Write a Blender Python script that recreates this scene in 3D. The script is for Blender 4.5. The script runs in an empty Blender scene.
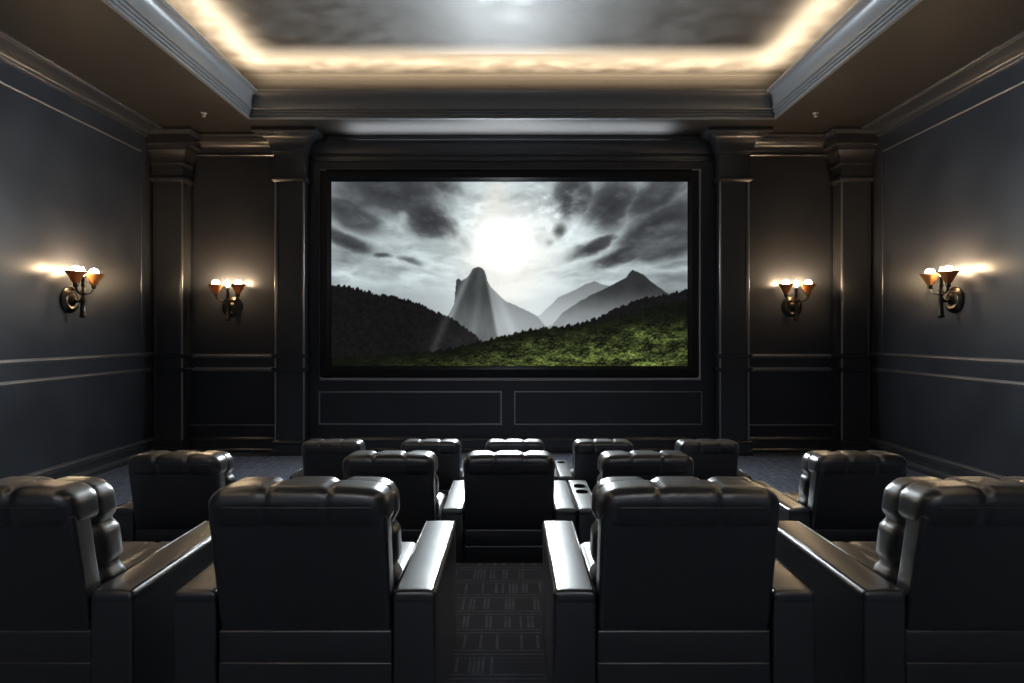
import bpy, bmesh, math, random
import numpy as np
from mathutils import Vector, Matrix
random.seed(4)
C = bpy.context.scene.collection
SC = bpy.context.scene
PI = math.pi
EYE = 2.14            # camera height above the lowest floor

# ---------------------------------------------------------------- camera, world, exposure
cam_d = bpy.data.cameras.new('camera')
cam_d.lens = 22.5; cam_d.sensor_width = 36.0; cam_d.sensor_fit = 'HORIZONTAL'
cam_d.shift_y = -0.0083; cam_d.clip_start = 0.02; cam_d.clip_end = 100
cam = bpy.data.objects.new('camera', cam_d); C.objects.link(cam)
cam.location = (0, 0, EYE); cam.rotation_euler = (PI/2, 0, 0)
SC.camera = cam
w = bpy.data.worlds.new('world'); SC.world = w; w.use_nodes = True
w.node_tree.nodes['Background'].inputs[0].default_value = (0.004, 0.005, 0.006, 1)
w.node_tree.nodes['Background'].inputs[1].default_value = 0.0
SC.view_settings.view_transform = 'Standard'; SC.view_settings.look = 'None'
SC.view_settings.gamma = 1.0; SC.view_settings.use_curve_mapping = False
SC.view_settings.exposure = 0.0
SC.cycles.max_bounces = 6; SC.cycles.diffuse_bounces = 3; SC.cycles.glossy_bounces = 3
SC.cycles.use_denoising = True
SC.cycles.sample_clamp_indirect = 4.0
SCREEN_GAIN = 1.0     # brightness of the projected picture
COVE_E = 0.6          # warm light strip in the ceiling tray
COVE_W = 20.0         # watts per metre of the focused cove lamps
SOFFIT_FILL_W = 26.0       # added lamp hidden on the screen frame, brightens the soffit
REAR_FILL_W = 17.0         # each unseen fill lamp added behind the camera
GLARE = 16000.0          # how much brighter than white the sun on the screen is
BULB_E = 170.0         # sconce bulbs

# ---------------------------------------------------------------- materials
def mat(name, color, rough=0.5, metal=0.0, spec=0.5, coat=0.0, coat_rough=0.1, emit=None, es=0.0):
    m = bpy.data.materials.new(name); m.use_nodes = True
    b = m.node_tree.nodes['Principled BSDF']
    b.inputs['Base Color'].default_value = (*color, 1)
    b.inputs['Roughness'].default_value = rough
    b.inputs['Metallic'].default_value = metal
    b.inputs['Specular IOR Level'].default_value = spec
    b.inputs['Coat Weight'].default_value = coat
    b.inputs['Coat Roughness'].default_value = coat_rough
    if emit:
        b.inputs['Emission Color'].default_value = (*emit, 1)
        b.inputs['Emission Strength'].default_value = es
    return m

def nodes(m):
    return m.node_tree.nodes, m.node_tree.links, m.node_tree.nodes['Principled BSDF']

def noisy(m, scale, c0, c1, rlo=None, rhi=None, bump=0.0, stretch=(1, 1, 1), detail=5, lo=0.35, hi=0.65):
    N, L, b = nodes(m)
    tc = N.new('ShaderNodeTexCoord'); mp = N.new('ShaderNodeMapping'); mp.inputs['Scale'].default_value = stretch
    L.new(tc.outputs['Object'], mp.inputs[0])
    n = N.new('ShaderNodeTexNoise'); n.inputs['Scale'].default_value = scale; n.inputs['Detail'].default_value = detail
    L.new(mp.outputs[0], n.inputs['Vector'])
    r = N.new('ShaderNodeValToRGB'); r.color_ramp.elements[0].position = lo; r.color_ramp.elements[1].position = hi
    r.color_ramp.elements[0].color = (*c0, 1); r.color_ramp.elements[1].color = (*c1, 1)
    L.new(n.outputs['Fac'], r.inputs[0]); L.new(r.outputs[0], b.inputs['Base Color'])
    if rlo is not None:
        q = N.new('ShaderNodeMapRange'); q.inputs['From Min'].default_value = lo; q.inputs['From Max'].default_value = hi
        q.inputs['To Min'].default_value = rlo; q.inputs['To Max'].default_value = rhi
        L.new(n.outputs['Fac'], q.inputs['Value']); L.new(q.outputs[0], b.inputs['Roughness'])
    if bump:
        bp = N.new('ShaderNodeBump'); bp.inputs['Strength'].default_value = bump; bp.inputs['Distance'].default_value = 0.01
        L.new(n.outputs['Fac'], bp.inputs['Height']); L.new(bp.outputs[0], b.inputs['Normal'])
    return m

M_WALL = noisy(mat('wall_paint', (0.03, 0.032, 0.037), 0.36, spec=0.5), 1.6, (0.027, 0.029, 0.037), (0.034, 0.037, 0.046), 0.36, 0.42, detail=6)
M_TRIM = mat('trim_paint', (0.075, 0.078, 0.088), 0.27, metal=0.5, spec=0.65)
M_RAIL = mat('satin_rail', (0.36, 0.35, 0.35), 0.32, metal=0.9)
M_BACKWALL = mat('pale_plaster', (0.38, 0.40, 0.44), 0.8)
M_CROWN = mat('tray_moulding_paint', (0.17, 0.177, 0.19), 0.36, spec=1.0)
M_SOFFIT = noisy(mat('soffit_paint', (0.04, 0.036, 0.032), 0.42, spec=0.4), 2.0, (0.024, 0.021, 0.019), (0.030, 0.027, 0.024), 0.50, 0.56)
M_TRAY = noisy(mat('tray_plaster', (0.2, 0.2, 0.2), 0.4, spec=1.0), 3.2, (0.052, 0.045, 0.039), (0.092, 0.084, 0.076), 0.52, 0.66, bump=0.08, stretch=(1, 1.3, 1), detail=10, lo=0.36, hi=0.62)
M_COVE = mat('cove_paint', (0.12, 0.108, 0.096), 0.6)
M_FRAME = mat('screen_frame_velvet', (0.004, 0.005, 0.007), 0.55, spec=0.3)
M_METAL = mat('sconce_bronze', (0.10, 0.085, 0.07), 0.28, metal=1.0)
M_PLASTIC = mat('white_plastic', (0.5, 0.47, 0.44), 0.4)
M_CUP = mat('cup_liner', (0.004, 0.004, 0.005), 0.3)
M_LED = mat('warm_strip', (0.9, 0.8, 0.6), 0.5, emit=(1.0, 0.72, 0.42), es=COVE_E)
M_BULB = mat('bulb_glow', (1, 0.9, 0.7), 0.4, emit=(1.0, 0.72, 0.42), es=BULB_E)

def leather():
    m = mat('black_leather', (0.014, 0.016, 0.021), 0.30, spec=1.0, coat=1.0, coat_rough=0.33)
    m.node_tree.nodes['Principled BSDF'].inputs['Coat IOR'].default_value = 1.8
    N, L, b = nodes(m)
    tc = N.new('ShaderNodeTexCoord')
    v = N.new('ShaderNodeTexVoronoi'); v.inputs['Scale'].default_value = 260
    n = N.new('ShaderNodeTexNoise'); n.inputs['Scale'].default_value = 9; n.inputs['Detail'].default_value = 3
    L.new(tc.outputs['Object'], v.inputs['Vector']); L.new(tc.outputs['Object'], n.inputs['Vector'])
    bp = N.new('ShaderNodeBump'); bp.inputs['Strength'].default_value = 0.06; bp.inputs['Distance'].default_value = 0.002
    L.new(v.outputs['Distance'], bp.inputs['Height'])
    bp2 = N.new('ShaderNodeBump'); bp2.inputs['Strength'].default_value = 0.12; bp2.inputs['Distance'].default_value = 0.02
    L.new(n.outputs['Fac'], bp2.inputs['Height']); L.new(bp.outputs[0], bp2.inputs['Normal'])
    L.new(bp2.outputs[0], b.inputs['Normal'])
    q = N.new('ShaderNodeMapRange'); q.inputs['To Min'].default_value = 0.27; q.inputs['To Max'].default_value = 0.36
    L.new(n.outputs['Fac'], q.inputs['Value']); L.new(q.outputs[0], b.inputs['Roughness'])
    return m
M_LEATHER = leather()

def carpet():
    m = mat('woven_carpet', (0.02, 0.02, 0.025), 0.85, spec=0.25)
    N, L, b = nodes(m)
    def mth(op, a, c=None, d=None):
        n = N.new('ShaderNodeMath'); n.operation = op
        for i, x in enumerate((a, c, d)):
            if x is None: continue
            if isinstance(x, (int, float)): n.inputs[i].default_value = x
            else: L.new(x, n.inputs[i])
        return n.outputs[0]
    tc = N.new('ShaderNodeTexCoord'); sp = N.new('ShaderNodeSeparateXYZ'); L.new(tc.outputs['Object'], sp.inputs[0])
    x, y = sp.outputs[0], sp.outputs[1]
    # bands of lengthways stripes between bands of crossways stripes
    band = mth('FRACT', mth('MULTIPLY', y, 1/0.22))
    cross = mth('GREATER_THAN', band, 0.62)
    def lines(c, pitch, duty):
        return mth('LESS_THAN', mth('FRACT', mth('MULTIPLY', c, 1/pitch)), duty)
    row = mth('FLOOR', mth('MULTIPLY', y, 1/0.22))
    xs = mth('ADD', x, mth('MULTIPLY', row, 0.02))
    
    wn = N.new('ShaderNodeTexWhiteNoise'); wn.noise_dimensions = '2D'
    cb = N.new('ShaderNodeCombineXYZ'); L.new(mth('FLOOR', mth('MULTIPLY', xs, 1/0.02)), cb.inputs[0]); L.new(row, cb.inputs[1]); L.new(cb.outputs[0], wn.inputs['Vector'])
    lx = mth('MULTIPLY', mth('GREATER_THAN', wn.outputs['Value'], 0.62), lines(xs, 0.02, 0.7)); ly = lines(y, 0.036, 0.30)
    n = N.new('ShaderNodeTexNoise'); n.inputs['Scale'].default_value = 14; n.inputs['Detail'].default_value = 4
    L.new(tc.outputs['Object'], n.inputs['Vector'])
    f = mth('ADD', mth('MULTIPLY', ly, mth('ADD', mth('MULTIPLY', cross, 0.75), 0.12)), mth('MULTIPLY', lx, mth('ADD', mth('MULTIPLY', mth('SUBTRACT', 1, cross), 0.75), 0.1)))
    f = mth('MULTIPLY', f, mth('MULTIPLY', n.outputs['Fac'], 1.5))
    n2 = N.new('ShaderNodeTexNoise'); n2.inputs['Scale'].default_value = 220
    L.new(tc.outputs['Object'], n2.inputs['Vector'])
    r = N.new('ShaderNodeMix'); r.data_type = 'RGBA'
    r.inputs['A'].default_value = (0.13, 0.145, 0.19, 1); r.inputs['B'].default_value = (0.33, 0.36, 0.45, 1)
    L.new(f, r.inputs['Factor'])
    r2 = N.new('ShaderNodeMix'); r2.data_type = 'RGBA'; r2.blend_type = 'MULTIPLY'; r2.inputs['Factor'].default_value = 0.35
    L.new(r.outputs['Result'], r2.inputs['A']); L.new(n2.outputs['Fac'], r2.inputs['B'])
    L.new(r2.outputs['Result'], b.inputs['Base Color'])
    bp = N.new('ShaderNodeBump'); bp.inputs['Strength'].default_value = 0.5; bp.inputs['Distance'].default_value = 0.006
    L.new(mth('ADD', f, n2.outputs['Fac']), bp.inputs['Height']); L.new(bp.outputs[0], b.inputs['Normal'])
    return m
M_CARPET = carpet()

def amber():
    m = bpy.data.materials.new('amber_glass'); m.use_nodes = True
    N, L = m.node_tree.nodes, m.node_tree.links
    b = N['Principled BSDF']; b.inputs['Base Color'].default_value = (0.34, 0.15, 0.05, 1); b.inputs['Roughness'].default_value = 0.3
    t = N.new('ShaderNodeBsdfTranslucent'); t.inputs['Color'].default_value = (0.42, 0.19, 0.06, 1)
    mx = N.new('ShaderNodeMixShader'); mx.inputs[0].default_value = 0.08
    L.new(b.outputs[0], mx.inputs[1]); L.new(t.outputs[0], mx.inputs[2]); L.new(mx.outputs[0], N['Material Output'].inputs[0])
    return m
M_AMBER = amber()

# ---------------------------------------------------------------- helpers
def obj(name, bm, m, parent=None, smooth=False, angle=None, loc=None):
    bmesh.ops.recalc_face_normals(bm, faces=bm.faces)
    me = bpy.data.meshes.new(name); bm.to_mesh(me); bm.free()
    o = bpy.data.objects.new(name, me); C.objects.link(o)
    if m: me.materials.append(m)
    if smooth: me.polygons.foreach_set('use_smooth', [True]*len(me.polygons))
    if angle is not None:
        me.polygons.foreach_set('use_smooth', [True]*len(me.polygons))
        me.set_sharp_from_angle(angle=math.radians(angle))
    if parent: o.parent = parent
    if loc: o.location = loc
    return o

def struct(name, bm, m, parent=None, **k):
    o = obj(name, bm, m, parent, **k)
    if not parent: o['kind'] = 'structure'
    return o

def tag(o, label, cat, group=None):
    o['label'] = label; o['category'] = cat
    if group: o['group'] = group
    return o

def empty(name, loc, rz=0):
    o = bpy.data.objects.new(name, None); C.objects.link(o); o.location = loc; o.rotation_euler = (0, 0, rz)
    o.empty_display_size = 0.1
    return o

def loft(bm, loops, cap=True, closed=True):
    vs = [[bm.verts.new(p) for p in l] for l in loops]
    n = len(loops[0])
    for a, b in zip(vs, vs[1:]):
        for i in range(n if closed else n-1):
            j = (i+1) % n
            bm.faces.new((a[i], a[j], b[j], b[i]))
    if cap and closed:
        bm.faces.new(vs[0][::-1]); bm.faces.new(vs[-1])
    return vs

def box(bm, x0, x1, y0, y1, z0, z1, bev=0.0, seg=2):
    r = bmesh.ops.create_cube(bm, size=1.0)
    M = Matrix.Translation(((x0+x1)/2, (y0+y1)/2, (z0+z1)/2)) @ Matrix.Diagonal((x1-x0, y1-y0, z1-z0, 1))
    bmesh.ops.transform(bm, matrix=M, verts=r['verts'])
    if bev:
        es = list({e for v in r['verts'] for e in v.link_edges})
        bmesh.ops.bevel(bm, geom=es, offset=bev, segments=seg, profile=0.5, affect='EDGES')
    return bm

def NB(): return bmesh.new()

def extrude_profile(bm, prof, place, a, b):
    """prof: open list of (p, z); place(p, t) -> (x, y); solid closed against the wall"""
    pr = list(prof)
    loops = []
    for t in (a, b):
        loops.append([(*place(p, t), z) for p, z in pr])
    loft(bm, loops, cap=True, closed=True)

def around(bm, x0, x1, yf, yb, prof, left=True, right=True):
    """moulding profile (projection, z) wrapped round a pilaster that stands on the wall at yb"""
    loops = []
    for p, z in prof:
        xl = x0-p if left else x0; xr = x1+p if right else x1
        loops.append([(xl, yb, z), (xl, yf-p, z), (xr, yf-p, z), (xr, yb, z)])
    loft(bm, loops, cap=True)

def tube(bm, pts, r, seg=10, cap=True):
    pts = [Vector(p) for p in pts]; n = len(pts); loops = []
    up = Vector((0, 0, 1))
    rr = r if isinstance(r, (list, tuple)) else [r]*n
    prev = None
    for i, p in enumerate(pts):
        t = (pts[min(i+1, n-1)]-pts[max(i-1, 0)]).normalized()
        if prev is None:
            u = t.cross(up) if abs(t.dot(up)) < 0.95 else t.cross(Vector((1, 0, 0)))
        else:
            u = prev - t*prev.dot(t)
        u.normalize(); prev = u; v = t.cross(u)
        loops.append([p + (u*math.cos(2*PI*k/seg)+v*math.sin(2*PI*k/seg))*rr[i] for k in range(seg)])
    loft(bm, loops, cap)

def lathe(bm, prof, c=(0, 0, 0), seg=24, axis='z', cap=True):
    loops = []
    for r, h in prof:
        r = max(r, 1e-4); l = []
        for k in range(seg):
            a = 2*PI*k/seg; x, y = r*math.cos(a), r*math.sin(a)
            if axis == 'z': l.append((c[0]+x, c[1]+y, c[2]+h))
            elif axis == 'y': l.append((c[0]+x, c[1]+h, c[2]+y))
        loops.append(l)
    loft(bm, loops, cap)

def cushion(bm, x0, x1, y0, y1, z0, z1, r, sx=(), sz=(), sy=(), depth=0.012, wd=0.018, bulge=0.0, step=0.02, warp=None):
    """rounded padded box with stitched seams pressed into it"""
    c = Vector(((x0+x1)/2, (y0+y1)/2, (z0+z1)/2)); h = Vector(((x1-x0)/2, (y1-y0)/2, (z1-z0)/2))
    r = min(r, h.x*0.98, h.y*0.98, h.z*0.98)
    def samples(hh):
        n = max(2, int((2*(hh-r))/step)); core = [-(hh-r)+2*(hh-r)*i/n for i in range(n+1)]
        e = [math.tan(a)*r for a in (PI/16, PI/8, 3*PI/16, PI/4)]
        return [-(hh-r)-q for q in reversed(e)] + core + [(hh-r)+q for q in e]
    S = [samples(h[i]) for i in range(3)]
    cache = {}
    def vert(p):
        k = tuple(round(q, 5) for q in p)
        if k in cache: return cache[k]
        q = Vector([max(-(h[i]-r), min(h[i]-r, p[i])) for i in range(3)])
        d = Vector(p)-q
        n = d.normalized()
        f = 0.0
        for lst, i in ((sx, 0), (sy, 1), (sz, 2)):
            for s in lst:
                f = max(f, math.exp(-((p[i]+c[i]-s)/wd)**2))
        bu = bulge
        for i in range(3):
            if h[i] > 0.03: bu *= max(0.0, 1-(abs(p[i])/h[i])**4*0.9) if abs(n[i]) < 0.7 else 1
        pos = c + q + n*(r - depth*f + bu)
        if warp: pos = warp(pos)
        cache[k] = bm.verts.new(pos)
        return cache[k]
    for ax in range(3):
        o = [i for i in range(3) if i != ax]
        for sg in (-1, 1):
            A, B = S[o[0]], S[o[1]]
            for i in range(len(A)-1):
                for j in range(len(B)-1):
                    q = []
                    for (u, v) in ((A[i], B[j]), (A[i+1], B[j]), (A[i+1], B[j+1]), (A[i], B[j+1])):
                        p = [0, 0, 0]; p[ax] = sg*h[ax]; p[o[0]] = u; p[o[1]] = v
                        q.append(vert(p))
                    q = list(dict.fromkeys(q))
                    if len(q) >= 3:
                        try: bm.faces.new(q)
                        except ValueError: pass
    return bm

# ---------------------------------------------------------------- room dimensions (z relative to floor: R(rel) = EYE + rel)
R = lambda rel: EYE + rel
HW = 6.3; YF = 11.5; YP = 11.2; YB = -3.0; HC = R(3.52)
R1, R2 = 0.62, 0.32            # platform heights of the rear and middle rows
E1, E2 = 4.23, 6.70            # front edges of the platforms

# floor: three carpeted levels
bm = NB()
prof = [(YB, -0.1), (YB, R1), (E1, R1), (E1, R2), (E2, R2), (E2, 0), (YF, 0), (YF, -0.1)]
loft(bm, [[(x, y, z) for y, z in prof] for x in (-HW, HW)], cap=True)
struct('floor', bm, M_CARPET)
# walls
bm = NB(); box(bm, -HW-0.15, -HW, YB, YF+0.15, -0.1, R(4.6)); struct('wall_left', bm, M_WALL)
bm = NB(); box(bm, HW, HW+0.15, YB, YF+0.15, -0.1, R(4.6)); struct('wall_right', bm, M_WALL)
bm = NB(); box(bm, -HW, HW, YF, YF+0.15, -0.1, R(4.6)); struct('wall_front', bm, M_WALL)
bm = NB(); box(bm, -HW, HW, YB-0.15, YB, -0.1, R(4.6)); struct('wall_back', bm, M_BACKWALL)

# ceiling: soffit with an opening, cove and raised tray
TX, TY0, TY1 = 4.27, -2.0, 10.43
bm = NB()
def ring(t, z): return [(-TX+t, TY0+t, z), (TX-t, TY0+t, z), (TX-t, TY1-t, z), (-TX+t, TY1-t, z)]
outer = [(-HW, YB, HC), (HW, YB, HC), (HW, YF, HC), (-HW, YF, HC)]
loft(bm, [outer, ring(0, HC)], cap=False)
ceil = struct('ceiling', bm, M_SOFFIT)
bm = NB()
loft(bm, [ring(0.19, R(3.88)), ring(-0.30, R(3.84)), ring(-0.30, R(4.24)), ring(-0.27, R(4.25)), ring(-0.27, R(4.29)), ring(-0.24, R(4.30)), ring(-0.24, R(4.36))], cap=False)
obj('cove_wall', bm, M_COVE, ceil)
bm = NB(); r_ = ring(-0.30, R(4.34)); vs = [bm.verts.new(p) for p in r_]; bm.faces.new(vs)
r2 = [bm.verts.new((p[0], p[1], p[2]+0.12)) for p in r_]; bm.faces.new(r2[::-1])
for i in range(4): bm.faces.new((vs[i], vs[(i+1) % 4], r2[(i+1) % 4], r2[i]))
obj('tray_panel', bm, M_TRAY, ceil)
bm = NB(); loft(bm, [ring(0.03, R(3.885)), ring(0.03, R(3.90)), ring(-0.03, R(3.90)), ring(-0.03, R(3.885))], cap=False)
obj('light_strip', bm, M_LED, ceil)
def cove_lamp(x, y, z, lx, ly):
    d = bpy.data.lights.new('cove_lamp', 'AREA'); d.shape = 'RECTANGLE'; d.size = lx; d.size_y = ly
    d.energy = COVE_W*max(lx, ly); d.color = (1.0, 0.80, 0.55); d.spread = math.radians(120)
    o = bpy.data.objects.new('cove_lamp', d); C.objects.link(o); o.location = (x, y, z); o.rotation_euler = (PI, 0, 0)
T_ = 0.09; ly_ = TY1-TY0-2*T_
cove_lamp(-TX+T_, (TY0+TY1)/2, R(3.888), 0.05, ly_); cove_lamp(TX-T_, (TY0+TY1)/2, R(3.888), 0.05, ly_)
cove_lamp(0, TY1-T_, R(3.888), 2*(TX-T_), 0.05); cove_lamp(0, TY0+T_, R(3.888), 2*(TX-T_), 0.05)
# tray moulding
pr = [(0.0, 3.495), (0.0, 3.53), (-0.014, 3.532), (-0.014, 3.543), (0.012, 3.545), (0.016, 3.573), (0.0, 3.575), (0.0, 3.586), (0.028, 3.588), (0.031, 3.612), (0.015, 3.614), (0.015, 3.625), (0.044, 3.627), (0.062, 3.636)]
for k in range(0, 11):
    a = PI/2*k/10; pr.append((0.062+0.115*(1-math.cos(a)), 3.64+0.215*math.sin(a)))
pr += [(0.19, 3.857), (0.20, 3.865), (0.20, 3.895), (0.19, 3.90)]
bm = NB(); loft(bm, [ring(t, R(z)) for t, z in pr], cap=False)
# small flange under the opening's edge
loft(bm, [ring(-0.06, HC-0.001), ring(-0.05, HC-0.022), ring(0, HC-0.025)], cap=False)
struct('trim_1', bm, M_CROWN, angle=25)

# crowns
def cove(p0, z0, p1, z1, n=8, convex=False):
    out = []
    for k in range(n+1):
        a = PI/2*k/n
        if convex: out.append((p0+(p1-p0)*math.sin(a), z0+(z1-z0)*(1-math.cos(a))))
        else: out.append((p0+(p1-p0)*(1-math.cos(a)), z0+(z1-z0)*math.sin(a)))
    return out
side = [(-0.01, R(3.345)), (0.02, R(3.345)), (0.025, R(3.365)), (0.045, R(3.37))] + cove(0.05, R(3.375), 0.29, R(3.47)) + [(0.31, R(3.475)), (0.335, R(3.485)), (0.355, R(3.50)), (0.355, R(3.53)), (-0.01, R(3.53))]
bm = NB(); extrude_profile(bm, side, lambda p, t: (-HW+p, t), YB, YP-0.03); struct('trim_2', bm, M_TRIM, angle=25)
bm = NB(); extrude_profile(bm, side, lambda p, t: (HW-p, t), YB, YP-0.03); struct('trim_3', bm, M_TRIM, angle=25)
PX = (3.64, 4.15); CX = (5.77, 6.3)
alc = [(-0.01, R(3.17)), (0.03, R(3.17)), (0.05, R(3.185)), (0.05, R(3.21)), (0.035, R(3.22)), (0.035, R(3.25)), (0.05, R(3.26))] + cove(0.05, R(3.26), 0.22, R(3.42), convex=False) + [(0.235, R(3.425)), (0.24, R(3.45))] + [(0.27, R(3.46)), (0.29, R(3.48)), (0.29, R(3.53)), (-0.01, R(3.53))]
bm = NB(); extrude_profile(bm, alc, lambda p, t: (t, YF-p), -CX[0]-0.02, -PX[1]+0.02); struct('trim_4', bm, M_TRIM, angle=25)
bm = NB(); extrude_profile(bm, alc, lambda p, t: (t, YF-p), PX[1]-0.02, CX[0]+0.02); struct('trim_5', bm, M_TRIM, angle=25)
scr = [(-0.01, R(3.08)), (0.02, R(3.08)), (0.03, R(3.09)), (0.03, R(3.11)), (0.02, R(3.12)), (0.02, R(3.17)), (0.05, R(3.18)), (0.055, R(3.20)), (0.04, R(3.215))] + cove(0.04, R(3.22), 0.09, R(3.44)) + [(0.11, R(3.45)), (0.115, R(3.48)), (0.115, R(3.53)), (-0.01, R(3.53))]
bm = NB(); extrude_profile(bm, scr, lambda p, t: (t, YF-p), -PX[0]-0.02, PX[0]+0.02); struct('trim_6', bm, M_TRIM, angle=25)

# pilasters: shaft with rounded arrises and a sunk panel, base, rail bands, capital
def pilaster(name, x0, x1, left, right):
    root = empty(name, ((x0+x1)/2, YP, 0)); root['kind'] = 'structure'
    ox = (x0+x1)/2
    def add(n, b, **k):
        bmesh.ops.translate(b, verts=b.verts, vec=(-ox, -YP, 0)); return obj(n, b, M_TRIM, root, **k)
    b = NB()
    r = 0.035; sec = []
    sec.append((x0, YF+0.01))
    for k in range(5):
        a = PI/2*k/4; sec.append((x0+r-r*math.cos(a), YP+r-r*math.sin(a)))
    for xx, yy in ((x0+0.055, YP), (x0+0.065, YP+0.018), (x1-0.065, YP+0.018), (x1-0.055, YP)): sec.append((xx, yy))
    for k in range(5):
        a = PI/2*(1-k/4); sec.append((x1-r+r*math.cos(a), YP+r-r*math.sin(a)))
    sec.append((x1, YF+0.01))
    loft(b, [[(x, y, z) for x, y in sec] for z in (0, R(2.70))])
    add('shaft', b, angle=35)
    for xx, sg in ((x0, left), (x1, right)):  # pale metal strips added to stand in for screen light on the arrises
        if sg:
            b = NB(); cx_ = xx+(0.006 if xx == x0 else -0.006)
            lathe(b, [(0.015, 0.26), (0.015, R(2.66))], (cx_, YP+0.006, 0), 14)
            bmesh.ops.translate(b, verts=b.verts, vec=(-ox, -YP, 0)); obj('edge_glint', b, M_RAIL, root, angle=50)
    b = NB()
    around(b, x0, x1, YP, YF, [(0.05, 0), (0.05, 0.07), (0.035, 0.085), (0.035, 0.20), (0.05, 0.215), (0.05, 0.235), (0.025, 0.255), (0.0, 0.27)], left, right)
    add('plinth', b, angle=30)
    for nm, z in (('rail_band', R(-0.41)), ('rail_band', R(-0.65))):
        b = NB()
        around(b, x0, x1, YP, YF, [(0, z-0.035), (0.025, z-0.025), (0.035, z-0.005), (0.035, z+0.012), (0.055, z+0.018), (0.055, z+0.032), (0.0, z+0.045)], left, right)
        add(nm, b, angle=30)
    b = NB()
    q = [(0, R(2.64)), (0.02, R(2.65)), (0.05, R(2.68)), (0.055, R(2.70)), (0.055, R(2.72)), (0.015, R(2.735)), (0.015, R(3.13)), (0.04, R(3.14)), (0.045, R(3.165))]
    if abs(ox) > 5:
        q = q[:6] + [(0.015, R(2.93)), (0.05, R(2.945)), (0.06, R(2.97)), (0.04, R(2.985)), (0.05, R(3.05)), (0.10, R(3.14)), (0.13, R(3.18)), (0.13, R(3.20)), (0.14, R(3.22)), (0.15, R(3.25)), (0.21, R(3.27)), (0.21, R(3.30)), (0.22, R(3.42)), (0.27, R(3.44)), (0.30, R(3.47)), (0.30, R(3.525))]
    else:
        q += [(0.055, R(3.17))] + cove(0.055, R(3.18), 0.25, R(3.43)) + [(0.275, R(3.435)), (0.30, R(3.46)), (0.30, R(3.525))]
    around(b, x0, x1, YP, YF, q, left, right)
    add('capital', b, angle=30)
    return root
pilaster('trim_7', -CX[1], -CX[0], False, True)
pilaster('trim_8', -PX[1], -PX[0], True, True)
pilaster('trim_9', PX[0], PX[1], True, True)
pilaster('trim_10', CX[0], CX[1], True, False)

# rails: two fine mouldings on every wall
def rail(z): return [(-0.01, z-0.034), (0.010, z-0.032), (0.012, z-0.024)]+[(0.012+0.02*math.cos(a), z+0.018*math.sin(a)) for a in [PI*(k/8-0.5) for k in range(9)]]+[(0.010, z+0.034), (-0.01, z+0.036)]
n = 11
for x0, x1 in ((-CX[0], -PX[1]), (PX[1], CX[0])):
    bm = NB()
    for z in (R(-0.41), R(-0.65)): extrude_profile(bm, rail(z), lambda p, t: (t, YF-p), x0-0.01, x1+0.01)
    extrude_profile(bm, [(-0.01, 0.47), (0.012, 0.475), (0.016, 0.49), (0.008, 0.50), (-0.01, 0.50)], lambda p, t: (t, YF-p), x0-0.01, x1+0.01)
    struct('trim_%d' % n, bm, M_RAIL, angle=30); n += 1
for s in (-1, 1):
    bm = NB()
    for z in (R(-0.37), R(-0.64)): extrude_profile(bm, rail(z), lambda p, t: (s*(HW-p), t), YB, YP)
    for z in (0.275, 0.088): extrude_profile(bm, [(p+0.012 if z > 0.2 else p+0.045, zz) for p, zz in rail(z)], lambda p, t: (s*(HW-p), t), E2, YP)
    # raised panel bead near the top of the wall and down its far end
    bead = lambda a, c: [(-0.01, a-0.015)]+[(0.016*math.cos(q), a+0.015*math.sin(q)) for q in [PI*(k/6-0.5) for k in range(7)]]+[(-0.01, a+0.015)]
    extrude_profile(bm, bead(R(3.09), 0), lambda p, t: (s*(HW-p), t), YB, 10.86)
    struct('trim_%d' % n, bm, M_RAIL, angle=30); n += 1
    bm = NB()
    for yv in (10.86,):
        loft(bm, [[(s*(HW-p), yv+a, z) for p, a in ((-0.01, -0.014), (0.012, -0.010), (0.016, 0), (0.012, 0.010), (-0.01, 0.014))] for z in (R(-0.35), R(3.10))])
    struct('trim_%d' % n, bm, M_TRIM, angle=30); n += 1
# baseboards
bb = [(-0.01, 0.0), (0.06, 0.0), (0.06, 0.05), (0.045, 0.075), (0.03, 0.08), (0.03, 0.19), (0.045, 0.20), (0.045, 0.225), (0.03, 0.24), (0.012, 0.275), (-0.01, 0.275)]
bm = NB()
extrude_profile(bm, bb, lambda p, t: (t, YF-p), -CX[0]-0.01, -PX[1]+0.01)
extrude_profile(bm, bb, lambda p, t: (t, YF-p), -PX[0]-0.01, PX[0]+0.01)
extrude_profile(bm, bb, lambda p, t: (t, YF-p), PX[1]-0.01, CX[0]+0.01)
struct('baseboard_front', bm, M_TRIM, angle=30)
for s, nm in ((-1, 'baseboard_left'), (1, 'baseboard_right')):
    bm = NB(); extrude_profile(bm, bb, lambda p, t: (s*(HW-p), t), E2, YP)
    for za, ya, yb in ((R2, E1, E2), (R1, YB, E1)):
        extrude_profile(bm, [(p, z+za) for p, z in bb], lambda p, t: (s*(HW-p), t), ya, yb)
    struct(nm, bm, M_TRIM, angle=30)

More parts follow.
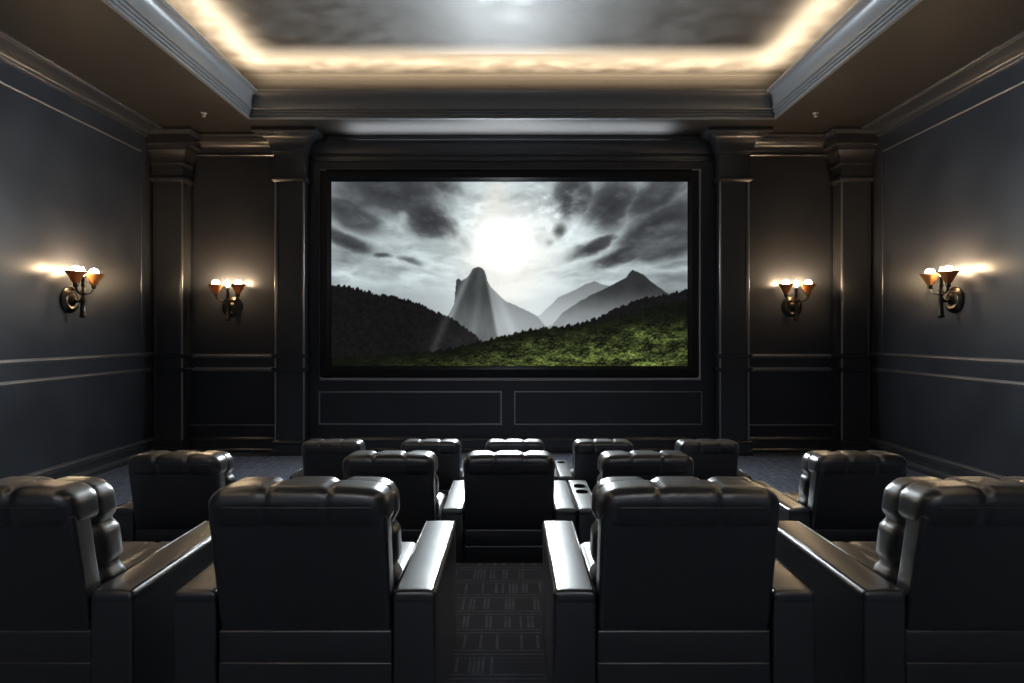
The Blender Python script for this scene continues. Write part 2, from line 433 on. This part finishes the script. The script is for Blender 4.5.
# panel beads on the wall under the screen, and the moulding round the screen
def rect_bead(bm, x0, x1, z0, z1, wd, p, y=YF):
    pr = [(0, -0.01), (0.15*wd, p*0.8), (0.5*wd, p), (0.85*wd, p*0.7), (wd, -0.01)]
    loft(bm, [[(x0+t, y-q, z0+t), (x1-t, y-q, z0+t), (x1-t, y-q, z1-t), (x0+t, y-q, z1-t)] for t, q in pr], cap=False)
bm = NB()
rect_bead(bm, -3.48, -0.18, R(-1.655), R(-1.04), 0.035, 0.016)
rect_bead(bm, 0.035, 3.42, R(-1.655), R(-1.04), 0.028, 0.012)
struct('trim_%d' % n, bm, M_RAIL, angle=40); n += 1
bm = NB(); rect_bead(bm, -3.46, 3.40, R(-0.86), R(2.95), 0.06, 0.035)
struct('trim_%d' % n, bm, M_RAIL, angle=40); n += 1

# ---------------------------------------------------------------- projection screen
SX0, SX1, SZ0, SZ1, SY = -3.23, 3.14, R(-0.59), R(2.706), YF-0.045
def fbm_fn(seed):
    rng = np.random.RandomState(seed); T = rng.rand(256, 256)
    def vn(x, y):
        xi = np.floor(x).astype(int); yi = np.floor(y).astype(int); fx = x-xi; fy = y-yi
        fx = fx*fx*(3-2*fx); fy = fy*fy*(3-2*fy)
        a = T[yi % 256, xi % 256]; b = T[yi % 256, (xi+1) % 256]; c = T[(yi+1) % 256, xi % 256]; d = T[(yi+1) % 256, (xi+1) % 256]
        return (a*(1-fx)+b*fx)*(1-fy)+(c*(1-fx)+d*fx)*fy
    def f(x, y, o=5):
        s = 0; am = 0.5; t = 0
        for k in range(o):
            s = s+am*vn(x*2**k+17*k, y*2**k+31*k); t += am; am *= 0.5
        return s/t
    return f
def sstep(a, b, x):
    t = np.clip((x-a)/(b-a), 0, 1); return t*t*(3-2*t)
def picture(px, py):
    """stormy mountain landscape; px 332..687, py 182..366"""
    F = fbm_fn(3); G = fbm_fn(8)
    cx, cy = 500.0, 300.0
    dx = px-cx; dy = py-cy; r = np.hypot(dx, dy)+1; th = np.arctan2(-dy, dx)
    wx = (F(px/30, py/24)-0.5)*14; wy = (G(px/30, py/24)-0.5)*10
    X = px+wx; Y = py+wy
    streak = F(th*6.0+3, np.log(r)*2.2, 6)          # stretched along rays from the sun
    wisp = G(px/34.0+(F(px/26, py/12, 3)-0.5)*0.8, (py+0.10*np.abs(px-500))/9.0+(F(px/22+9, py/10, 3)-0.5)*0.8, 6)
    fine = G(px/9.0, py/6.0, 5)
    core = np.exp(-(((px-512)/52)**2+((py-250)/48)**2))
    base = 0.70+0.28*np.exp(-(((px-510)/115)**2+((py-258)/70)**2))
    base = base+(0.55*(wisp-0.5)+0.25*(streak-0.5)+0.12*(fine-0.5))*(1-0.75*core)
    low = sstep(268, 300, py)
    base = base*(1-low)+low*(0.66+0.30*np.exp(-((px-520)/85)**2)-0.16*sstep(580, 690, px)+0.12*(wisp-0.5))
    # cloud masses: (centre x, y, half-length, half-thickness, slope deg, strength)
    blobs = [(392, 190, 66, 30, 8, 1.0), (425, 218, 34, 20, 32, 1.0), (352, 214, 36, 17, 22, 0.9), (347, 242, 34, 9, 18, 0.95), (444, 186, 26, 12, 20, 0.75),
             (383, 256, 15, 4, 15, 0.75), (411, 262, 16, 5, 15, 0.6), (463, 240, 20, 14, 0, 0.42), (455, 258, 16, 6, 0, 0.3),
             (572, 196, 24, 24, -50, 0.95), (612, 204, 34, 28, -45, 1.0), (654, 198, 42, 20, -35, 0.95), (660, 224, 56, 22, -32, 1.0), (626, 252, 46, 10, -20, 1.0), (672, 244, 40, 15, -18, 1.0),
             (592, 246, 28, 7, -26, 0.95), (614, 238, 18, 6, -20, 0.6), (561, 231, 9, 11, 0, 0.65), (549, 243, 9, 6, 0, 0.4), (682, 190, 26, 12, -30, 0.6), (538, 200, 14, 16, 0, 0.45),
             (672, 264, 34, 6, -8, 0.5), (672, 277, 44, 7, 0, 0.5), (520, 192, 12, 16, 0, 0.3)]
    bias = np.zeros_like(px)
    for bx, by, a, b, sl, st in blobs:
        q = math.radians(sl); u = (X-bx)*math.cos(q)+(Y-by)*math.sin(q); v = -(X-bx)*math.sin(q)+(Y-by)*math.cos(q)
        bias = np.maximum(bias, st*np.exp(-((u/a)**2+(v/b)**2)*0.75))
    dens = bias+0.9*(streak-0.5)+0.55*(wisp-0.5)+0.30*(fine-0.5)
    dark = sstep(0.12, 0.85, dens)*np.clip(bias*1.6, 0, 1)
    body = 0.27+0.34*(streak-0.45)+0.22*(wisp-0.5)+0.12*(fine-0.5)
    L = base*(1-dark)+dark*np.clip(body, 0.17, 0.6)
    # silver linings between the clouds
    L = L+0.22*sstep(0.40, 0.85, fine)*np.exp(-(((px-478)/22)**2+((py-212)/28)**2))+0.26*sstep(0.38, 0.82, fine)*np.exp(-(((px-556)/30)**2+((py-212)/26)**2))
    bw = 13+(py-182)*0.20
    beam = np.exp(-((px-495-(py-182)*0.02)/bw)**2)
    L = L*(1-0.55*beam)+0.55*beam*(0.88+0.1*sstep(190, 230, py))
    L = np.minimum(L, 0.985)
    L = np.clip(L, 0.1, 1.05)
    col = np.stack([L*0.925, L*0.985, L*1.0], -1)
    warm = np.clip(core+beam*0.6, 0, 1)[..., None]
    col = col*(1+warm*np.array([0.075, 0.012, -0.03]))
    dk = (1-np.clip(L*1.6, 0, 1))[..., None]
    col = col*(1+dk*np.array([0.03, -0.02, 0.03]))
    sky = np.ones_like(px)
    def ridge(pts, amp=0.0, sc=8.0, ex=None):
        xs = [p[0] for p in pts]; ys = [p[1] for p in pts]
        y = np.interp(px, xs, ys)
        if amp: y = y+(F(px/sc, px*0+7, 5)-0.5)*amp
        return y
    def over(mask, c):
        nonlocal col, sky
        sky = sky*(1-mask)
        col = col*(1-mask[..., None])+mask[..., None]*c
    def edge(yr, s=0.7): return sstep(-s, s, py-yr)
    H = lambda a: np.stack([a*0.95, a*0.99, a], -1)
    # faint far ranges
    y = ridge([(332, 300), (395, 297), (430, 289), (470, 296), (520, 300), (560, 293), (600, 300), (690, 300)], 2)
    over(edge(y, 4)*0.25, H(0.80-0.18*np.clip(np.abs(px-505)/120, 0, 1)))
    y = ridge([(500, 340), (541, 314.5), (558, 297.7), (575, 290), (586, 284), (594, 281), (602, 284), (612, 286), (640, 300), (700, 330)], 2)
    hz = sstep(280, 322, py)
    over(edge(y)*(px > 500)*0.85, H(0.46+0.30*hz+0*px))
    y = ridge([(500, 345), (552, 325), (562, 313), (582, 300), (596, 292.7), (608, 287), (616, 282.6), (626, 277.5), (629, 273), (632.6, 270), (637, 272), (643, 274.8), (654, 284), (666, 292.7), (700, 306)], 1.6, 5)
    over(edge(y)*(px > 505), H(0.20+0.42*sstep(283, 326, py)+0.05*(fine-0.5)))
    # the great rock
    y = ridge([(430, 345), (449, 314.5), (454.5, 304), (455, 295), (456.5, 280), (458.5, 278.5), (462, 281), (466, 278.5), (470, 274), (473, 269), (476, 267.5), (478.6, 266.8), (482, 268), (484.6, 270.8), (486.5, 276), (487.5, 281), (491, 287), (505, 301), (521.6, 308), (537, 316), (545, 326), (560, 340)], 1.2, 4)
    sh = sstep(-1.5, 3.0, (px-486)-(py-281)*0.19)     # sunlit mist on the right of the tower
    rock = 0.25+0.17*sstep(285, 335, py)+0.07*(G(px/5, py/12)-0.5)
    ray = np.exp(-(((px-466)+(py-280)*0.42)/3.6)**2)+0.6*np.exp(-(((px-480)+(py-280)*0.12)/4)**2)*0.5
    rock = rock+0.20*ray*(px < 490)
    lit = 0.55+0.16*sstep(290, 330, py)-0.10*np.clip((px-500)/50, 0, 1)+0.07*np.exp(-((px-500-(py-300)*0.4)/5)**2)
    over(edge(y), H(rock*(1-sh)+lit*sh))
    # dark wooded slopes left and right
    tr = (F(px/1.7, px*0+3, 3)-0.5)
    y = ridge([(332, 284), (345, 286), (352, 287), (373, 292.7), (400, 298), (407, 299), (431, 309.5), (451, 317), (468, 329.7), (480, 339.7), (500, 352)], 0)+tr*5
    tone = 0.085+0.06*sstep(395, 480, px)*sstep(300, 345, py)+0.05*(F(px/3.2, py/2.4, 4)-0.5)
    tone = tone+0.10*np.exp(-(((px-446)+(py-320)*0.42)/4.5)**2)
    over(edge(y, 0.6), np.stack([tone, tone*1.0, tone*1.03], -1))
    y = ridge([(540, 332), (555, 327), (575, 324.6), (596, 318), (612, 310), (626, 304.4), (640, 298), (649, 296.5), (665, 294), (687, 290)], 0)+tr*5
    tone = 0.09+0.04*(F(px/3.0, py/2.2, 4)-0.5)
    over(edge(y, 0.6)*(px > 535), np.stack([tone, tone, tone*1.05], -1))
    # bright green forest in the foreground
    y = ridge([(332, 358), (370, 357), (407, 353), (430, 351), (458, 346.5), (488, 339.7), (515, 333), (535, 328), (555, 326.5), (580, 326), (600, 323), (625, 315), (650, 307), (687, 301)], 0)+(F(px/2.6, px*0+11, 3)-0.5)*6
    d = sstep(0, 40, py-y)
    # crowns: bright tops, dark gaps (cell pattern)
    rng = np.random.RandomState(5); best = np.full(px.shape, 9.0); bv = np.zeros(px.shape)
    cell = 3.4; gx = np.floor(px/cell); gy = np.floor(py/(cell*0.72))
    for ox in (-1, 0, 1):
        for oy in (-1, 0, 1):
            ix = (gx+ox).astype(int); iy = (gy+oy).astype(int)
            hsh = np.modf(np.abs(np.sin(ix*127.1+iy*311.7)*43758.5453))[0]; hs2 = np.modf(np.abs(np.sin(ix*269.5+iy*183.3)*43758.5453))[0]
            qx = (ix+hsh)*cell; qy = (iy+hs2)*cell*0.72
            dd = np.hypot((px-qx)/cell, (py-qy)/(cell*0.8))
            m = dd < best; best = np.where(m, dd, best); bv = np.where(m, (py-qy)/cell, bv)
    tree = np.clip(0.50-bv*0.55-best*0.25+(G(px/1.5, py/1.2, 3)-0.5)*0.9+(F(px/8, py/3.5, 3)-0.5)*1.1, 0.02, 1)
    lightmask = np.exp(-((px-560)/120)**2)*(0.5+0.5*d)+0.35*d*sstep(560, 680, px)
    lightmask = lightmask*(1-0.75*(1-sstep(-2, 18, (py-y)-np.clip((px-600)/6, 0, 14))))
    lightmask = np.clip(lightmask+0.15*sstep(350, 362, py), 0, 1)*(0.55+0.9*F(px/22, py/7, 3)**1.2)*(0.45+0.55*sstep(340, 430, px))
    g = tree*lightmask
    fc = np.stack([0.058+g*0.46, 0.070+g*0.52, 0.052+g*0.24], -1)
    over(edge(y, 0.8), fc)
    col = np.clip(col, 0.0, 1.05)
    lin = np.where(col <= 0.04045, col/12.92, ((col+0.055)/1.055)**2.4)
    # the glaring part of the sky is brighter than white
    u_ = np.sqrt(((px-505)/34)**2+((py-243)/31)**2)
    glare = ((1+(u_/0.13)**2)**-3*np.exp(-(u_/1.6)**4)*sky)[..., None]
    return lin+GLARE*glare*np.array([0.84, 0.94, 1.0])

screen = empty('projection_screen', ((SX0+SX1)/2, SY, (SZ0+SZ1)/2))
tag(screen, 'huge black framed cinema screen showing a stormy mountain landscape on the front wall', 'screen')
nx, nz = 620, 322
us = np.linspace(0, 1, nx); vs_ = np.linspace(0, 1, nz)
U, V = np.meshgrid(us, vs_)
co = np.zeros((nx*nz, 3), np.float32)
ox, oz = (SX0+SX1)/2, (SZ0+SZ1)/2
co[:, 0] = (SX0+(SX1-SX0)*U-ox).ravel(); co[:, 2] = (SZ0+(SZ1-SZ0)*V-oz).ravel()
rgb = picture(332+355*U, 366-184*V)
me = bpy.data.meshes.new('screen_surface')
idx = np.arange(nx*nz).reshape(nz, nx)
quads = np.stack([idx[:-1, :-1], idx[:-1, 1:], idx[1:, 1:], idx[1:, :-1]], -1).reshape(-1, 4)
me.vertices.add(nx*nz); me.vertices.foreach_set('co', co.ravel())
me.loops.add(quads.size); me.loops.foreach_set('vertex_index', quads.ravel().astype(np.int32))
me.polygons.add(len(quads)); me.polygons.foreach_set('loop_start', (np.arange(len(quads))*4).astype(np.int32))
me.update(calc_edges=True); me.validate()
ca = me.color_attributes.new('picture', 'FLOAT_COLOR', 'POINT')
rgba = np.ones((nx*nz, 4), np.float32); rgba[:, :3] = rgb.reshape(-1, 3)
ca.data.foreach_set('color', rgba.ravel())
lum = rgb.reshape(-1, 3).max(-1)[quads].max(-1)
TIERS = (1.0, 4.0, 16.0, 64.0, 256.0, 1024.0, 4096.0, 10000.0)          # brightness classes of the same picture, so the sun on it is sampled well
for st in TIERS:
    m_ = bpy.data.materials.new('projected_picture'); m_.use_nodes = True
    N_, L_ = m_.node_tree.nodes, m_.node_tree.links
    N_.remove(N_['Principled BSDF'])
    at = N_.new('ShaderNodeAttribute'); at.attribute_name = 'picture'
    vm = N_.new('ShaderNodeVectorMath'); vm.operation = 'SCALE'; vm.inputs['Scale'].default_value = 1.0/st
    em = N_.new('ShaderNodeEmission'); em.inputs['Strength'].default_value = SCREEN_GAIN*st
    L_.new(at.outputs['Color'], vm.inputs[0]); L_.new(vm.outputs[0], em.inputs['Color']); L_.new(em.outputs[0], N_['Material Output'].inputs[0])
    me.materials.append(m_)
me.polygons.foreach_set('material_index', np.clip(np.searchsorted(np.array(TIERS)*1.2, lum), 0, len(TIERS)-1).astype(np.int32))
so = bpy.data.objects.new('screen_surface', me); C.objects.link(so); so.parent = screen
bm = NB()
fr = [(-0.19, 0.05), (-0.19, -0.055), (-0.17, -0.07), (-0.06, -0.07), (0.0, -0.012), (0.0, 0.05)]
loft(bm, [[(SX0-ox+t, q, SZ0-oz+t), (SX1-ox-t, q, SZ0-oz+t), (SX1-ox-t, q, SZ1-oz-t), (SX0-ox+t, q, SZ1-oz-t)] for t, q in fr], cap=False)
obj('screen_frame', bm, M_FRAME, screen)

# cool lamp and lip added on the screen frame to brighten the soffit
bm = NB(); box(bm, -3.3, 3.2, YF-0.125, YF-0.115, R(2.90), R(2.913)); box(bm, -3.3, 3.2, YF-0.125, YF-0.01, R(2.893), R(2.90))
bmesh.ops.translate(bm, verts=bm.verts, vec=(-ox, -SY, -oz)); obj('added_lamp_lip', bm, M_FRAME, screen)
d = bpy.data.lights.new('soffit_fill_lamp', 'AREA'); d.shape = 'RECTANGLE'; d.size = 5.6; d.size_y = 0.012
d.energy = SOFFIT_FILL_W; d.color = (0.86, 0.93, 1.0); d.spread = math.radians(58)
lo = bpy.data.objects.new('soffit_fill_lamp', d); C.objects.link(lo); lo.parent = screen
lo.location = (-0.05-ox, YF-0.085-SY, R(2.905)-oz); lo.rotation_euler = (PI+math.radians(27), 0, 0)
# ---------------------------------------------------------------- wall sconces
def make_sconce():
    """local frame: wall at y = 0, sconce stands out towards -y; z = 0 at the backplate centre"""
    root = empty('wall_sconce', (0, 0, 0))
    b = NB(); lathe(b, [(0.0, -0.001), (0.185, -0.001), (0.19, -0.015), (0.175, -0.035), (0.15, -0.04), (0.14, -0.055), (0.115, -0.06), (0.10, -0.05), (0.075, -0.055), (0.06, -0.075), (0.03, -0.085), (0, -0.087)], axis='y', seg=40)
    obj('backplate', b, M_METAL, root, angle=50)
    P = -0.20
    b = NB(); tube(b, [(0, -0.07, 0.0), (0, -0.10, -0.02), (0, -0.145, -0.02), (0, -0.185, 0.015), (0, P, 0.06)], [0.024, 0.02, 0.018, 0.02, 0.026], 12)
    obj('bracket', b, M_METAL, root, smooth=True)
    b = NB(); lathe(b, [(0, -0.26), (0.03, -0.255), (0.044, -0.235), (0.044, -0.215), (0.034, -0.2), (0.033, -0.03), (0.042, -0.01), (0.032, 0.01), (0.022, 0.06), (0.036, 0.075), (0.045, 0.10), (0.036, 0.125), (0.022, 0.14), (0.018, 0.18), (0.028, 0.20), (0.03, 0.22), (0.0, 0.225)], (0, P, 0), 20)
    obj('stem', b, M_METAL, root, angle=50)
    for s in (-1, 1):
        b = NB()
        tube(b, [(s*0.02, P, 0.10), (s*0.07, P-0.01, 0.085), (s*0.14, P-0.02, 0.10), (s*0.18, P-0.03, 0.14), (s*0.195, P-0.03, 0.19)], [0.018, 0.014, 0.013, 0.015, 0.02], 10)
        lathe(b, [(0, 0.165), (0.02, 0.17), (0.034, 0.185), (0.036, 0.20), (0.03, 0.215), (0.04, 0.235), (0, 0.24)], (s*0.195, P-0.03, 0), 16)
        obj('arm', b, M_METAL, root, angle=50)
        b = NB(); lathe(b, [(0.034, 0.22), (0.050, 0.245), (0.070, 0.285), (0.098, 0.335), (0.128, 0.378), (0.134, 0.388), (0.124, 0.388), (0.092, 0.34), (0.064, 0.29), (0.044, 0.25), (0.028, 0.235)], (s*0.195, P-0.03, 0), 28, cap=False)
        sh = obj('shade', b, M_AMBER, root, smooth=True)
        b = NB(); pr = [(0.0, 0.30), (0.02, 0.31), (0.026, 0.33)]
        for k in range(1, 11):
            a = -PI/2+PI*(0.22+0.78*k/10); pr.append((0.062*math.cos(a), 0.405+0.062*math.sin(a)))
        lathe(b, pr, (s*0.195, P-0.03, 0), 20); obj('bulb', b, M_BULB, root, smooth=True)
    b = NB(); lathe(b, [(0, 0.215), (0.02, 0.22), (0.02, 0.33), (0.024, 0.335), (0.0, 0.34)], (0, P, 0), 14)
    obj('candle_sleeve', b, M_METAL, root, angle=50)
    b = NB(); lathe(b, [(0, 0.338), (0.018, 0.345), (0.028, 0.375), (0.03, 0.395), (0.02, 0.43), (0.006, 0.465), (0, 0.47)], (0, P, 0), 16)
    obj('bulb', b, M_BULB, root, smooth=True)
    return root

def copy_tree(o, parent=None):
    c = o.copy(); C.objects.link(c); c.parent = parent
    for ch in list(o.children): copy_tree(ch, c)
    return c
sc0 = make_sconce(); GS = 'matching three-light wall sconces'
zs = R(0.47)
spots = [((-HW, 9.1, zs), -PI/2*-1, 'bronze sconce with amber cups glowing on the left side wall'),
         ((-5.02, YF, zs), 0, 'bronze sconce with amber cups in the recess left of the screen'),
         ((5.02, YF, zs), 0, 'bronze sconce with amber cups in the recess right of the screen'),
         ((HW, 9.1, zs), -PI/2, 'bronze sconce with amber cups glowing on the right side wall')]
for i, (l, rz, lab) in enumerate(spots):
    o = sc0 if i == 0 else copy_tree(sc0)
    o.location = l; o.rotation_euler = (0, 0, rz); tag(o, lab, 'wall sconce', GS)

# unseen cool fill lamps added at the rear, bounced off the back wall
for xx in (-1.3, 1.3):
    t = empty('added_rear_fill', (xx, -2.45, HC))
    tag(t, 'unseen round fill lamp added in the ceiling by the pale back wall behind the seats', 'added fill lamp', 'added rear fill lamps')
    b = NB(); lathe(b, [(0.07, 0.001), (0.10, 0.001), (0.10, -0.006), (0.075, -0.01), (0.07, 0.0)], seg=24, cap=False); obj('fill_lamp_ring', b, M_METAL, t, angle=40)
    d = bpy.data.lights.new('rear_fill_lamp', 'AREA'); d.shape = 'DISK'; d.size = 0.13; d.energy = REAR_FILL_W; d.color = (0.80, 0.90, 1.0)
    lo = bpy.data.objects.new('rear_fill_lamp', d); C.objects.link(lo); lo.parent = t; lo.location = (0, 0, -0.004)
# ceiling sprinklers
def make_head():
    root = empty('ceiling_sprinkler', (0, 0, 0))
    b = NB(); lathe(b, [(0, 0.001), (0.045, 0.001), (0.048, -0.006), (0.035, -0.014), (0, -0.016)], seg=20); obj('flange', b, M_PLASTIC, root, angle=40)
    b = NB(); lathe(b, [(0, -0.014), (0.018, -0.014), (0.018, -0.05), (0.03, -0.054), (0.03, -0.06), (0, -0.062)], seg=16); obj('nozzle', b, M_PLASTIC, root, angle=40)
    return root
h0 = make_head(); h0.location = (-4.93, 10.24, HC)
tag(h0, 'tiny pale ceiling sprinkler in the dark soffit, left of the tray', 'sprinkler', 'ceiling sprinklers')
h1 = copy_tree(h0); h1.location = (4.86, 10.24, HC)
tag(h1, 'tiny pale ceiling sprinkler in the dark soffit, right of the tray', 'sprinkler', 'ceiling sprinklers')

# ---------------------------------------------------------------- armchairs
BW = 0.32; AW = 0.16; CH = 0.98; AH = 0.585; AL = 0.88
def lean(p):
    t = (p.z-0.43)/0.59
    return Vector((p.x, p.y-0.13*t, p.z))
def droop(p):
    q = lean(p); q.z -= 0.016*abs(p.x/BW)**4*max(0.0, (p.z-0.80)/0.18); return q
def build_parts():
    P = {}
    b = NB(); cushion(b, -BW+0.002, BW-0.002, 0.012, 0.80, 0.0, 0.313, 0.006, depth=0, step=0.2)
    cushion(b, -BW+0.002, BW-0.002, 0.014, 0.60, 0.311, 0.43, 0.008, depth=0, step=0.1)
    P['base'] = obj('base', b, M_LEATHER, smooth=True)
    b = NB(); cushion(b, -BW+0.005, BW-0.005, 0.012, 0.12, 0.42, 0.885, 0.022, depth=0, step=0.06, warp=lean)
    P['backrest'] = obj('backrest', b, M_LEATHER, smooth=True)
    # roll that wraps the top of the back, three stitched sections and a seam along the rear
    b = NB(); cushion(b, -BW+0.001, BW-0.001, 0.002, 0.20, 0.815, CH-0.002, 0.060, sx=(-0.107, 0.107), depth=0.008, wd=0.013, bulge=0.002, step=0.012, warp=droop)
    P['head_roll'] = obj('head_roll', b, M_LEATHER, smooth=True)
    b = NB()
    def seam(x): return min(abs(x-0.107), abs(x+0.107))
    tube(b, [lean(Vector((-BW+0.05+0.54*k/20, -0.0015, 0.912))) for k in range(21)], 0.0025, 6)
    P['piping'] = obj('piping', b, M_LEATHER, smooth=True)
    b = NB(); cushion(b, -BW+0.002, BW-0.002, 0.115, 0.30, 0.44, 0.965, 0.068, sx=(-0.107, 0.107), sz=(0.62, 0.80), depth=0.022, wd=0.022, bulge=0.006, step=0.014, warp=lean)
    P['back_cushion'] = obj('back_cushion', b, M_LEATHER, smooth=True)
    b = NB(); cushion(b, -BW+0.004, BW-0.004, 0.20, 0.86, 0.33, 0.49, 0.055, sx=(-0.107, 0.107), depth=0.008, wd=0.014, bulge=0.012, step=0.03)
    P['seat'] = obj('seat', b, M_LEATHER, smooth=True)
    b = NB(); cushion(b, -BW+0.004, BW-0.004, 0.80, 0.87, 0.05, 0.34, 0.03, sz=(0.2,), depth=0.008, step=0.05)
    P['footrest'] = obj('footrest', b, M_LEATHER, smooth=True)
    # arm: upright body, padded top, piping along both edges
    b = NB(); cushion(b, -AW/2+0.003, AW/2-0.003, 0.0, AL, 0.0, AH-0.03, 0.012, depth=0, step=0.2)
    P['arm'] = obj('arm', b, M_LEATHER, smooth=True)
    def crown(p): return Vector((p.x, p.y, p.z+0.004*(1-(p.x/(AW/2))**2)*(1 if p.z > AH-0.03 else 0)))
    b = NB(); cushion(b, -AW/2, AW/2, -0.003, AL+0.003, AH-0.055, AH-0.006, 0.02, depth=0, step=0.02, warp=crown)
    P['arm_pad'] = obj('arm_pad', b, M_LEATHER, smooth=True)
    b = NB()
    for s in (-1, 1): tube(b, [(s*(AW/2-0.012), 0.014, AH-0.0045), (s*(AW/2-0.012), AL-0.014, AH-0.0045)], 0.003, 6)
    P['arm_piping'] = obj('piping', b, M_LEATHER, smooth=True)
    # arm pads pierced for cups
    for key, ys in (('pad_two', (0.48, 0.66)), ('pad_one', (0.74,))):
        src = P['arm_pad'].copy(); C.objects.link(src)
        cutters = []
        for yy in ys:
            b = NB(); lathe(b, [(0.046, AH-0.045), (0.046, AH+0.05)], (0, yy, 0), 28)
            c = obj('cutter', b, None); cutters.append(c)
            md = src.modifiers.new('hole', 'BOOLEAN'); md.operation = 'DIFFERENCE'; md.object = c; md.solver = 'EXACT'
        dg = bpy.context.evaluated_depsgraph_get()
        nm = bpy.data.meshes.new_from_object(src.evaluated_get(dg)); nm.name = 'arm_pad'
        bpy.data.objects.remove(src)
        for c in cutters: bpy.data.objects.remove(c)
        if not nm.materials: nm.materials.append(M_LEATHER)
        nm.polygons.foreach_set('use_smooth', [True]*len(nm.polygons)); nm.set_sharp_from_angle(angle=math.radians(40))
        o = bpy.data.objects.new('arm_pad', nm); C.objects.link(o); P[key] = o
        o['holes'] = list(ys)
    b = NB(); lathe(b, [(0.0, AH-0.046), (0.042, AH-0.046), (0.0455, AH-0.01), (0.0455, AH+0.003), (0.050, AH+0.0045), (0.050, AH+0.001), (0.0462, AH-0.005), (0.0462, AH-0.0465), (0, AH-0.0468)], (0, 0, 0), 28)
    P['cup_holder'] = obj('cup_holder', b, M_CUP, smooth=True)
    return P
P = build_parts()
def put(src, parent, loc=(0, 0, 0)):
    c = src.copy(); C.objects.link(c); c.parent = parent; c.location = loc; return c
def chair(x, y, z, label, arms='LR', cups=None, rz=0.0, dx=0.0):
    t = empty('cinema_armchair', (x, y, z), rz)
    tag(t, label, 'armchair', 'black leather cinema armchairs in three rows')
    put(P['base'], t); bk = put(P['backrest'], t); hr = put(P['head_roll'], t); put(P['piping'], hr)
    put(P['back_cushion'], t); put(P['seat'], t); put(P['footrest'], t)
    for s, k in ((-1, 'L'), (1, 'R')):
        if k not in arms: continue
        a = put(P['arm'], t, (s*(BW+AW/2), 0, 0))
        key = 'arm_pad'
        if cups and k == 'L': key = cups
        put(P[key], a); put(P['arm_piping'], a)
        if key != 'arm_pad':
            for yy in P[key]['holes']: put(P['cup_holder'], a, (0, yy, 0))
    return t
Y1, Y2, Y3 = 2.33, 4.51, 6.96
chair(-1.86, Y1, R1, 'dark armchair in the nearest row, farthest left and cut by the picture edge')
chair(-0.757, Y1, R1, 'dark armchair in the nearest row, just left of the carpeted aisle')
chair(0.63, Y1, R1, 'dark armchair in the nearest row, just right of the carpeted aisle')
chair(1.76, Y1, R1, 'dark armchair in the nearest row, farthest right and cut by the picture edge')
chair(-2.35, Y2, R2, 'black armchair in the middle row standing apart on the left')
chair(-0.86, Y2, R2, 'black armchair in the middle row, sharing an arm with the centre seat', 'L')
chair(-0.02, Y2, R2, 'black armchair at the very centre of the middle row, facing the screen')
chair(0.945, Y2, R2, 'black armchair in the middle row with two cup holders in its left arm', cups='pad_two')
chair(2.43, Y2, R2, 'black armchair in the middle row standing apart on the right')
chair(-1.95, Y3, 0, 'small-looking black armchair in the front row, farthest left')
chair(-0.88, Y3, 0, 'black armchair in the front row, second from the left')
chair(0.03, Y3, 0, 'black armchair at the centre of the front row, mostly hidden by the seat behind', 'R')
chair(0.99, Y3, 0, 'black armchair in the front row with a cup holder in its left arm', cups='pad_one')
chair(2.13, Y3, 0, 'small-looking black armchair in the front row, farthest right')
for o in P.values(): bpy.data.objects.remove(o)
